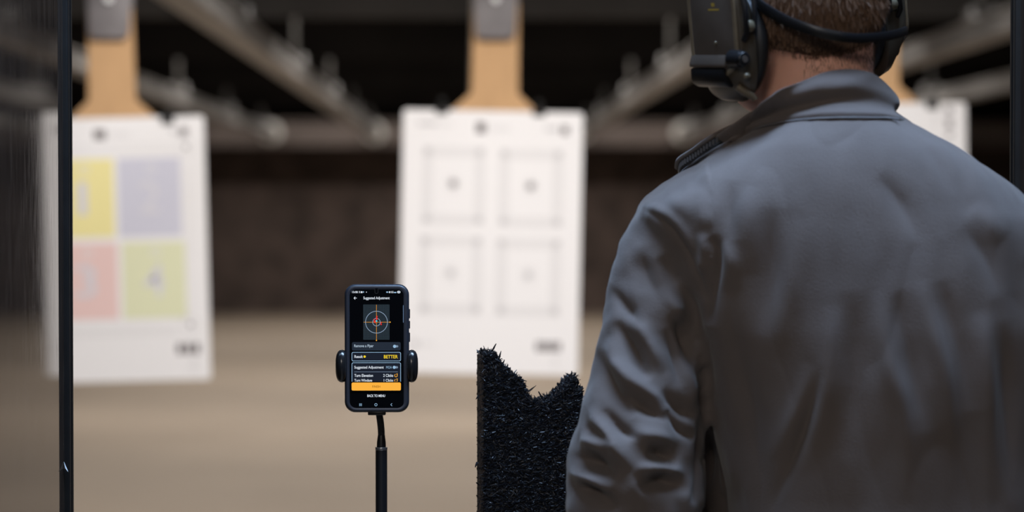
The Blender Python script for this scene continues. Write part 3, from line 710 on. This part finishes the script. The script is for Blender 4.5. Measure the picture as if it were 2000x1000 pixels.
# loose cloth waviness
sl = (wx < P(1385, 700, 2.7).x)
RQ = Euler((0.5, 0.35, 0.6)).to_matrix()
for i in range(n):
    q = Vector(co[i])
    if sl[i]:
        a_ = RQ @ Vector((q.x * 20 + q.z * 10, q.y * 16, q.z * 15 - q.x * 8))
        disp[i] += 0.0045 * noise.fractal(a_, 1.0, 2.0, 2) + 0.0012 * noise.noise(a_ * 3.1)
    else:
        a_ = RQ @ Vector((q.x * 13, q.y * 13, q.z * 4.5))
        disp[i] += 0.0040 * noise.fractal(a_, 1.0, 2.0, 3) - 0.0016 * (1 - min(1, 1.3 * abs(noise.noise(a_ * 1.1 + Vector((1, 5, 2)))))) ** 4 * max(0, -no[i][1])
co += no * disp[:, None]
me.vertices.foreach_set('co', co.ravel()); me.update(); me.shade_smooth()
jacket = link('jacket', me, M_jacket, person)
from mathutils.bvhtree import BVHTree
bm_ = bmesh.new(); bm_.from_mesh(me); JT = BVHTree.FromBMesh(bm_); bm_.free()
def on_jacket(px, py, fallback):
    """depth of the jacket cloth behind a point of the collar line"""
    o_ = inv((0, 0, 1.4)); h = JT.ray_cast(o_, (inv(P(px, py, 2.7)) - o_).normalized(), 4.0)
    return h[0].y + PO.y if h[0] is not None else fallback

# --- stand collar, open at the front with its zip
base_c = [(1540, 345, 2.96), (1640, 330, 2.93), (1720, 290, 2.88), (1762, 255, 2.82), (1766, 238, 2.765), (1735, 232, 2.715), (1690, 231, 2.69), (1640, 231, 2.678), (1590, 233, 2.675), (1540, 238, 2.680), (1490, 248, 2.695), (1445, 266, 2.72), (1400, 291, 2.76), (1362, 315, 2.81), (1334, 337, 2.865)]
top_c = [(1560, 290, 2.95), (1630, 255, 2.93), (1690, 215, 2.89), (1738, 190, 2.84), (1744, 178, 2.79), (1728, 158, 2.755), (1700, 142, 2.73), (1660, 136, 2.712), (1615, 141, 2.703), (1570, 158, 2.70), (1520, 181, 2.705), (1478, 204, 2.725), (1436, 238, 2.76), (1385, 272, 2.815), (1324, 318, 2.885)]
base_c = [(a, b, on_jacket(a, b, c) - 0.001) if 4 <= i <= 12 else (a, b, c) for i, (a, b, c) in enumerate(base_c)]
bc = smoothpath([inv(P(*p)) for p in base_c], 6); tcv = smoothpath([inv(P(*p)) for p in top_c], 6)
cen = inv(P(1600, 240, 2.80))
outer = []; inner = []; NR = 14
for i in range(len(bc)):
    colm = []; coli = []
    rad = Vector((bc[i].x - cen.x, bc[i].y - cen.y, 0)).normalized()
    for k in range(NR + 1):
        t = k / NR
        p = bc[i].lerp(tcv[i], t)
        g_ = lambda c, w_: math.exp(-((t - c) / w_) ** 2)
        f_ = i / (len(bc) - 1)
        bulge = 0.0035 * g_(0.10, 0.12) - 0.0065 * g_(0.36, 0.15) + 0.0045 * g_(0.72, 0.20) - 0.002 * g_(1.0, 0.1)
        # slanting folds where the collar turns forward on the open side
        bulge += 0.0085 * math.exp(-((f_ - 0.70 - 0.10 * (1 - t)) / 0.035) ** 2) * (0.3 + 0.7 * t) - 0.0085 * math.exp(-((f_ - 0.78 - 0.09 * (1 - t)) / 0.035) ** 2)
        bulge += 0.0030 * noise.noise(Vector((i * 0.10 + t * 2.2, t * 1.9 - i * 0.03, 3.3)))
        low = 0.022 if k == 0 else 0
        colm.append(p + rad * (bulge - low) + Vector((0, 0, -0.030 if k == 0 else 0)))
        coli.append(p + rad * (bulge - 0.005 - low) + Vector((0, 0, -0.001 if k == NR else -0.030 if k == 0 else 0)))
    rim = [colm[-1] + Vector((0, 0, 0.0012)) - rad * 0.0015, coli[-1] + Vector((0, 0, 0.0012)) + rad * 0.001]
    outer.append(colm + rim + coli[::-1])
cm = MB().loft(outer)
cme = evaluated(cm.mesh('collar'), [('SUBSURF', dict(levels=1, render_levels=1))])
link('collar', cme, M_jacket, person, smooth=True, angle=60)
# stitched seam around the collar's base
MB().tube([p + Vector((p.x - cen.x, p.y - cen.y, 0)).normalized() * 0.0012 + Vector((0, 0, 0.0005)) for p in bc[27:]], 0.0014, 8).build('collar_seam', M_seam, person, smooth=True)
# zip: tape and teeth along the open collar edge
zp = [inv(P(*p)) for p in ((1430, 250, 2.80), (1388, 271, 2.784), (1354, 295, 2.822), (1326, 314, 2.856), (1322, 330, 2.870))]
zs = smoothpath(zp, 6)
M_tooth = mat('zip tooth', (0.05, 0.05, 0.056), 0.35)
dn = Vector((0.0035, -0.012, -0.0095))
zt_ = MB().loft([[q, q + Vector((0, -0.001, 0.0018)), q + dn + Vector((0, -0.001, 0.0012)), q + dn] for q in zs]).build('zip_tape', mat('black zip tape', (0.014, 0.014, 0.016), 0.6), person, smooth=True)
MB().tube([q + Vector((0, -0.002, 0.0012)) for q in zs], 0.0030, 8).build('zip_piping', M_jacket, person, smooth=True)
for i in range(1, len(zs) - 1):
    MB().box(zs[i] + dn * 0.55 + Vector((0, -0.003, 0.001)), (0.0022, 0.004, 0.006)).build('zip_tooth', M_tooth, zt_)

# --- head frame
HEAD = P(1556, 62, 2.80)
HM = Matrix.Translation(HEAD) @ Euler((0, 0, R(34))).to_matrix().to_4x4() @ Euler((0, R(-9), 0)).to_matrix().to_4x4() @ Euler((R(3), 0, 0)).to_matrix().to_4x4()
HL = Matrix.Translation(-PO) @ HM                 # head coordinates -> person coordinates
bd = MB()
bd.ball((0, -0.012, 0.045), (0.084, 0.100, 0.098), HL, 36, 24)
bd.ball((0, 0.035, -0.005), (0.066, 0.062, 0.075), HL, 28, 18)
bd.ball((0, 0.050, -0.055), (0.052, 0.048, 0.045), HL, 24, 16)        # jaw and chin
bd.ball((0, 0.078, -0.078), (0.022, 0.018, 0.018), HL, 16, 10)
bd.tube([HL @ Vector(p) for p in ((0, 0.086, 0.025), (0, 0.104, -0.012), (0, 0.094, -0.024))], [0.007, 0.013, 0.010], 14)   # nose
bd.ball((0, 0.090, -0.045), (0.024, 0.012, 0.006), HL, 16, 8); bd.ball((0, 0.089, -0.055), (0.020, 0.012, 0.006), HL, 16, 8)
for s in (-1, 1):
    bd.ball((s * 0.032, 0.084, 0.032), (0.024, 0.012, 0.008), HL, 16, 8)        # brow
    bd.ball((s * 0.080, -0.004, 0.0), (0.008, 0.018, 0.030), HL, 16, 12)        # ear, under the cup
nk0 = HL @ Vector((0.010, -0.028, 0.0)); nk1 = inv(P(1596, 190, 2.79)); nk2 = inv(P(1612, 290, 2.80)); nk3 = inv(P(1640, 420, 2.80))
bd.tube([nk0, nk0.lerp(nk1, 0.6), nk1, nk2, nk3], [0.062, 0.0635, 0.0655, 0.072, 0.085], 32)
bd.loft(torso_rings(0.034, 40, rws=rows[6:]))
for pth, prad in ((lpath, lrad), (rpath, rrad)):
    bd.tube(pth[1:], [r * 0.60 for r in prad[1:]], 18)
    # hand: palm and five bent fingers
    wr = pth[-1]; fw = (pth[-1] - pth[-2]).normalized(); up = Vector((0, 0, 1)); sd = fw.cross(up).normalized(); up = sd.cross(fw)
    ins = 1 if pth is lpath else -1
    bd.tube([wr - fw * 0.02, wr + fw * 0.03, wr + fw * 0.085], [0.026, 0.034, 0.036], 16, flat=0.5)
    for q, (o_, ln) in enumerate(((-0.027, 0.068), (-0.009, 0.078), (0.009, 0.073), (0.026, 0.058))):
        k0 = wr + fw * 0.075 + up * o_; k1 = k0 + fw * ln * 0.5 + sd * 0.004 * ins; k2 = k1 + (fw * 0.5 + sd * 0.8 * ins).normalized() * ln * 0.35; k3 = k2 + (sd * ins - fw * 0.2).normalized() * ln * 0.25
        bd.tube([k0, k1, k2, k3], [0.0095, 0.009, 0.0085, 0.0075], 10)
    t0 = wr + fw * 0.025 + up * 0.03; t1 = t0 + (fw * 0.6 + up * 0.7 + sd * 0.3 * ins).normalized() * 0.045; t2 = t1 + (fw * 0.9 + sd * 0.5 * ins).normalized() * 0.032
    bd.tube([t0, t1, t2], [0.013, 0.011, 0.009], 10)
hipx = inv(P(1680, 1300, D_J)).x
for s in (-1, 1):
    bd.tube([(hipx + s * 0.08, 0.0, 0.95), (hipx + s * 0.11, 0.0, 0.75), (hipx + s * 0.13, -0.01, 0.5), (hipx + s * 0.14, 0.0, 0.28), (hipx + s * 0.15, -0.01, 0.07)], [0.09, 0.08, 0.055, 0.052, 0.04], 20)
    bd.tube([(hipx + s * 0.15, -0.05, 0.055), (hipx + s * 0.155, 0.06, 0.05), (hipx + s * 0.165, 0.15, 0.04)], [0.035, 0.042, 0.030], 16, flat=0.9)
bme = evaluated(bd.mesh('body'), [('REMESH', dict(mode='VOXEL', voxel_size=0.005)), ('SMOOTH', dict(factor=0.5, iterations=6))])
bme.shade_smooth(); link('body', bme, M_skin, person)
M_eye = mat('eye', (0.7, 0.7, 0.68), 0.2)
for s in (-1, 1): MB().ball((s * 0.031, 0.078, 0.016), 0.0125, HL, 16, 10).build('eye', M_eye, person, smooth=True)
# trousers and boots
M_tr = mat('dark trousers', (0.03, 0.03, 0.034), 0.85, bump=0.3, bscale=400); M_boot = mat('black boot', (0.015, 0.014, 0.013), 0.5)
tm = MB().loft([[Vector((hipx + a * math.cos(2 * math.pi * k / 40), b * math.sin(2 * math.pi * k / 40), z)) for k in range(40)] for z, a, b in ((0.80, 0.15, 0.12), (0.86, 0.185, 0.14), (0.95, 0.185, 0.14), (1.0, 0.175, 0.13))])
for s in (-1, 1):
    tm.tube([(hipx + s * 0.085, 0, 0.90), (hipx + s * 0.11, 0, 0.75), (hipx + s * 0.13, -0.01, 0.5), (hipx + s * 0.14, 0, 0.28), (hipx + s * 0.15, -0.01, 0.09)], [0.10, 0.098, 0.078, 0.072, 0.07], 28)
    bt = MB().tube([(hipx + s * 0.15, -0.085, 0.045), (hipx + s * 0.15, -0.05, 0.055), (hipx + s * 0.155, 0.06, 0.055), (hipx + s * 0.165, 0.15, 0.045), (hipx + s * 0.168, 0.19, 0.035)], [0.030, 0.046, 0.05, 0.045, 0.028], 20)
    bt.tube([(hipx + s * 0.15, -0.025, 0.05), (hipx + s * 0.15, -0.01, 0.2)], 0.056, 20)
    b_ = link('boot', evaluated(bt.mesh('boot'), [('REMESH', dict(mode='VOXEL', voxel_size=0.006)), ('SMOOTH', dict(factor=0.5, iterations=4))]), M_boot, person, smooth=True)
    MB().loft([[Vector((x, y, z)) for x, y in [(hipx + s * 0.158 + 0.052 * math.cos(2 * math.pi * k / 28), 0.05 + 0.15 * math.sin(2 * math.pi * k / 28)) for k in range(28)]] for z in (0.0, 0.022)]).build('sole', M_boot, b_)
link('trousers', evaluated(tm.mesh('trousers'), [('REMESH', dict(mode='VOXEL', voxel_size=0.008)), ('SMOOTH', dict(factor=0.5, iterations=6))]), M_tr, person, smooth=True)

# --- hair: cropped cap and short strands
M_cap = mat('brown hair base', (0.08, 0.043, 0.026), 0.8, var=0.3, vscale=60, stretch=(1, 1, 0.25), bump=0.6, bscale=160)
M_hair = mat('brown hair', (0.15, 0.085, 0.052), 0.55, spec=0.25)
M_hair2 = mat('short nape hair', (0.11, 0.06, 0.038), 0.6)
SC = Vector((0, -0.012, 0.045)); SR = Vector((0.0865, 0.1025, 0.1005))
def hairline(a):
    """lowest local z of the hair at azimuth a (0 = straight back)"""
    return -0.030 + 0.02 * min(1, abs(a) / 1.2) ** 2 if abs(a) < 1.5 else 0.03
cap = MB(); rings = []
NU = 64; lo = []
for j in range(15):
    ring = []
    for k in range(NU):
        a = -math.pi + 2 * math.pi * k / NU
        zl = hairline(a) if abs(a) < 1.5 else (0.03 + (0.075 - 0.03) * min(1, (abs(a) - 1.5) / 0.6))
        z0 = max(-0.99, (zl - SC.z) / SR.z)
        th0 = math.asin(z0); th = th0 + (math.pi / 2 - 0.01 - th0) * j / 14
        r_ = math.cos(th); grow = 1.0 + 0.03 * min(1, j / 4)
        q = SC + Vector((SR.x * r_ * math.sin(a), -SR.y * r_ * math.cos(a), SR.z * math.sin(th))) * grow
        ring.append(HL @ q)
    rings.append(ring)
hair = cap.loft(rings).build('hair', M_cap, person, smooth=True, angle=80)
random.seed(5)
hm = MB(); hm2 = MB()
def strand(mb, p, d, L, wd):
    s = d.cross(Vector((random.gauss(0, 1), random.gauss(0, 1), random.gauss(0, 1)))).normalized() * wd
    mb.add([p - s, p + s, p + d * L * 0.6 + s * 0.8, p + d * L * 0.6 - s * 0.8, p + d * L], [(0, 1, 2, 3), (3, 2, 4)])
for i in range(15000):
    a = random.uniform(-1.75, 1.75); z = random.uniform(-0.034, 0.12)
    if z < hairline(a) + random.gauss(0, 0.004): continue
    sv = (z - SC.z) / SR.z
    if abs(sv) > 0.97: continue
    r_ = math.sqrt(1 - sv * sv); nn = Vector((math.sin(a) * r_, -math.cos(a) * r_, sv))
    p = SC + Vector((SR.x * nn.x, SR.y * nn.y, SR.z * nn.z)) * 1.015
    tdir = (Vector((random.gauss(0, 0.18), random.gauss(0, 0.18), -1)) - nn * nn.dot(Vector((0, 0, -1))) + nn * random.uniform(0.12, 0.5)).normalized()
    Ls = random.uniform(0.008, 0.016) if z > 0.01 else random.uniform(0.003, 0.007)
    strand(hm, HL @ p, HL.to_3x3() @ tdir, Ls, random.uniform(0.0003, 0.0006))
so = hm.build('hair_strands', M_hair, hair); so['kind'] = 'stuff'
# sparse stubble down the nape
nax = [nk0, nk1]
for i in range(1500):
    a = random.uniform(-1.0, 1.0); t = random.uniform(0.25, 0.95) ** 1.3
    c = nk0.lerp(nk1, t); axis = (nk1 - nk0).normalized()
    back = (HL.to_3x3() @ Vector((math.sin(a), -math.cos(a), 0))); back = (back - axis * back.dot(axis)).normalized()
    p = c + back * 0.0632
    strand(hm2, p, (axis + back * 0.3).normalized(), random.uniform(0.003, 0.006), 0.00018)
so = hm2.build('nape_stubble', M_hair2, hair); so['kind'] = 'stuff'

# ------------------------------------------------------------------ ear protection headset
hs = thing('earmuff_headset', 'dark olive electronic ear-protection headset worn with a black band behind the neck', 'headset', (0, 0, 0))
hs.matrix_world = HM
M_ol = mat('dark olive shell', (0.048, 0.038, 0.027), 0.34, var=0.12, vscale=30)
M_plate = mat('olive grey face plate', (0.064, 0.052, 0.044), 0.30, var=0.1, vscale=40)
M_rim = mat('worn olive rim', (0.11, 0.085, 0.055), 0.40, var=0.2, vscale=40)
M_blk = mat('headset black plastic', (0.007, 0.007, 0.008), 0.34, spec=0.3)
M_cush = mat('black vinyl cushion', (0.008, 0.008, 0.009), 0.5)
M_brass = mat('olive rivet', (0.13, 0.11, 0.075), 0.35, metal=0.3)
M_logo = mat('yellow print', (0.30, 0.21, 0.03), 0.6)
def sup(u, cy_, cz_, ry, rz, ex=3.3, n=40, cut=None):
    out = []
    for k in range(n):
        t = 2 * math.pi * k / n; c, s = math.cos(t), math.sin(t)
        y = cy_ + ry * abs(c) ** (2 / ex) * (1 if c > 0 else -1); z = cz_ + rz * abs(s) ** (2 / ex) * (1 if s > 0 else -1)
        out.append(Vector((u, y, z)))
    return out
def flip(rings, s): return [[Vector((p.x * s, p.y, p.z)) for p in r] for r in rings]
class CB(MB):
    """cup builder: sets the outward distance of the parts on the wearer's head"""
    def mesh(s, name):
        f_ = lambda x: math.copysign(0.100 + (abs(x) - 0.080) * ((0.58 if x < 0 else 0.92) if abs(x) > 0.08 else 1.0), x)
        s.v = [(f_(x), y * 1.18, z) for x, y, z in s.v]; return MB.mesh(s, name)
for s in (-1, 1):
    shell = CB().loft(flip([sup(0.080, 0, -0.004, 0.034, 0.060), sup(0.083, 0, -0.004, 0.0375, 0.064), sup(0.096, 0, 0.006, 0.038, 0.070), sup(0.108, 0, 0.016, 0.0375, 0.066), sup(0.117, 0, 0.022, 0.036, 0.063), sup(0.121, 0, 0.024, 0.033, 0.061), sup(0.1215, 0, 0.025, 0.030, 0.058)], s)).build('ear_cup', M_ol, hs, smooth=True, angle=50)
    # cushion ring
    rings = []
    for k in range(48):
        t = 2 * math.pi * k / 48; cy_, cz_ = 0.030 * math.cos(t), 0.050 * math.sin(t)
        nn = Vector((0, math.cos(t), math.sin(t)))
        rings.append([Vector((s * (0.071 + 0.0105 * math.sin(b)), cy_, cz_ - 0.003)) + nn * 0.0115 * math.cos(b) for b in [2 * math.pi * j / 14 for j in range(14)]])
    rings.append(rings[0])
    CB().loft(rings, cap=False).build('ear_cushion', M_cush, shell, smooth=True, angle=80)
    # face plate with its raised rim
    pl = rrect(-0.030, 0.031, -0.034, 0.076, 0.028, 7)
    CB().loft([[Vector((s * 0.119, y, z)) for y, z in pl], [Vector((s * 0.1235, y, z)) for y, z in pl], [Vector((s * 0.1245, y * 0.95, z * 0.97 + 0.0006)) for y, z in pl]]).build('face_plate', M_plate, shell, smooth=True, angle=40)
    rr_ = [Vector((s * 0.1225, y * 1.06, z)) for y, z in rrect(-0.030, 0.031, -0.036, 0.077, 0.029, 7)]
    CB().tube(rr_ + [rr_[0]], 0.0028, 8).build('plate_rim', M_rim, shell, smooth=True)
    # battery compartment: shiny ledge and black cover below
    led = [(0.098, -0.008), (0.1225, -0.009), (0.1315, -0.021), (0.132, -0.0258), (0.098, -0.0258)]
    CB().loft([[Vector((s * u_, y, z)) for u_, z in led] for y in (-0.017, 0.036)]).build('battery_ledge', M_plate, shell, bevel=0.0022)
    cov = [(0.100, -0.0262), (0.1312, -0.0262), (0.131, -0.040), (0.127, -0.045), (0.116, -0.049), (0.100, -0.050)]
    CB().loft([[Vector((s * u_, y, z)) for u_, z in cov] for y in (-0.015, 0.0355)]).build('battery_cover', M_blk, shell, bevel=0.003)
    # control knob on the back edge, rivet, port and lower hook
    kx, kz = 0.126, -0.016
    if s < 0: kn = MB().tube([(s * kx, -0.030, kz), (s * kx, -0.046, kz), (s * kx, -0.0465, kz), (s * kx, -0.0505, kz), (s * kx, -0.0515, kz)], [0.0105, 0.0098, 0.0085, 0.0082, 0.007], 24).build('knob', M_blk, shell, smooth=True, angle=30)
    if s < 0: MB().tube([(s * kx, -0.0512, kz), (s * kx, -0.0522, kz)], 0.004, 12).build('knob_screw', M_plate, kn)
    MB().tube([(s * 0.111, -0.038, 0.019), (s * 0.111, -0.049, 0.019), (s * 0.111, -0.051, 0.019)], [0.0075, 0.0065, 0.004], 18).build('rivet', M_brass, shell, smooth=True, angle=40)
    MB().ball((s * 0.1262, -0.004, 0.002), 0.0022, None, 10, 6).build('plate_screw', M_brass, shell, smooth=True)
    if s < 0: MB().ball((s * 0.119, -0.044, -0.036), (0.005, 0.003, 0.0035), None, 14, 8).build('port_cap', M_brass, shell, smooth=True)
    if s < 0: MB().tube([(s * 0.119, -0.026, -0.048), (s * 0.113, -0.031, -0.055), (s * 0.107, -0.036, -0.060), (s * 0.104, -0.038, -0.065)], [0.004, 0.0046, 0.0042, 0.003], 12).build('lower_hook', M_rim, shell, smooth=True)
    # spring wire yoke holding the cup
    MB().tube([(s * 0.119, -0.044, 0.004), (s * 0.119, -0.050, 0.012), (s * 0.118, -0.050, 0.040), (s * 0.116, -0.042, 0.070), (s * 0.111, -0.022, 0.095), (s * 0.105, -0.004, 0.110)], 0.0032, 10).build('yoke_wire', M_blk, shell, smooth=True)
    MB().tube([(s * 0.105, -0.046, 0.010), (s * 0.104, -0.049, 0.030), (s * 0.100, -0.044, 0.060), (s * 0.097, -0.028, 0.090)], 0.0030, 10).build('yoke_wire', M_blk, shell, smooth=True)
    if s < 0:
        lg = CB(); lg.add([(s * 0.1249, 0.004, 0.0385), (s * 0.1249, -0.012, 0.0385), (s * 0.1249, -0.012, 0.0405), (s * 0.1249, 0.004, 0.0405)], [(0, 1, 2, 3)])
        lg.add([(s * 0.1249, -0.001, 0.043), (s * 0.1249, -0.006, 0.043), (s * 0.1249, -0.006, 0.047), (s * 0.1249, -0.001, 0.047)], [(0, 1, 2, 3)]).build('printed_mark', M_logo, shell)
# band behind the neck
HI = HM.inverted()
bp = [HI @ P(*p) for p in ((1462, -24, 2.735), (1478, 2, 2.715), (1500, 20, 2.70), (1540, 42, 2.685), (1600, 63, 2.672), (1660, 74, 2.675), (1710, 73, 2.70), (1750, 67, 2.745), (1770, 60, 2.79))]
bs = smoothpath(bp, 8); rings = []
for i, p in enumerate(bs):
    t = (bs[min(i + 1, len(bs) - 1)] - bs[max(i - 1, 0)]).normalized(); up = Vector((0, 0, 1)); up = (up - t * up.dot(t)).normalized(); o_ = t.cross(up)
    f_ = i / (len(bs) - 1); h = 0.0062 - 0.0012 * f_
    rings.append([p + up * h * a + o_ * 0.002 * b for a, b in ((-1, -0.6), (-0.7, -1), (0.7, -1), (1, -0.6), (1, 0.6), (0.7, 1), (-0.7, 1), (-1, 0.6))])
MB().loft(rings).build('neck_band', M_blk, hs, smooth=True, angle=60)
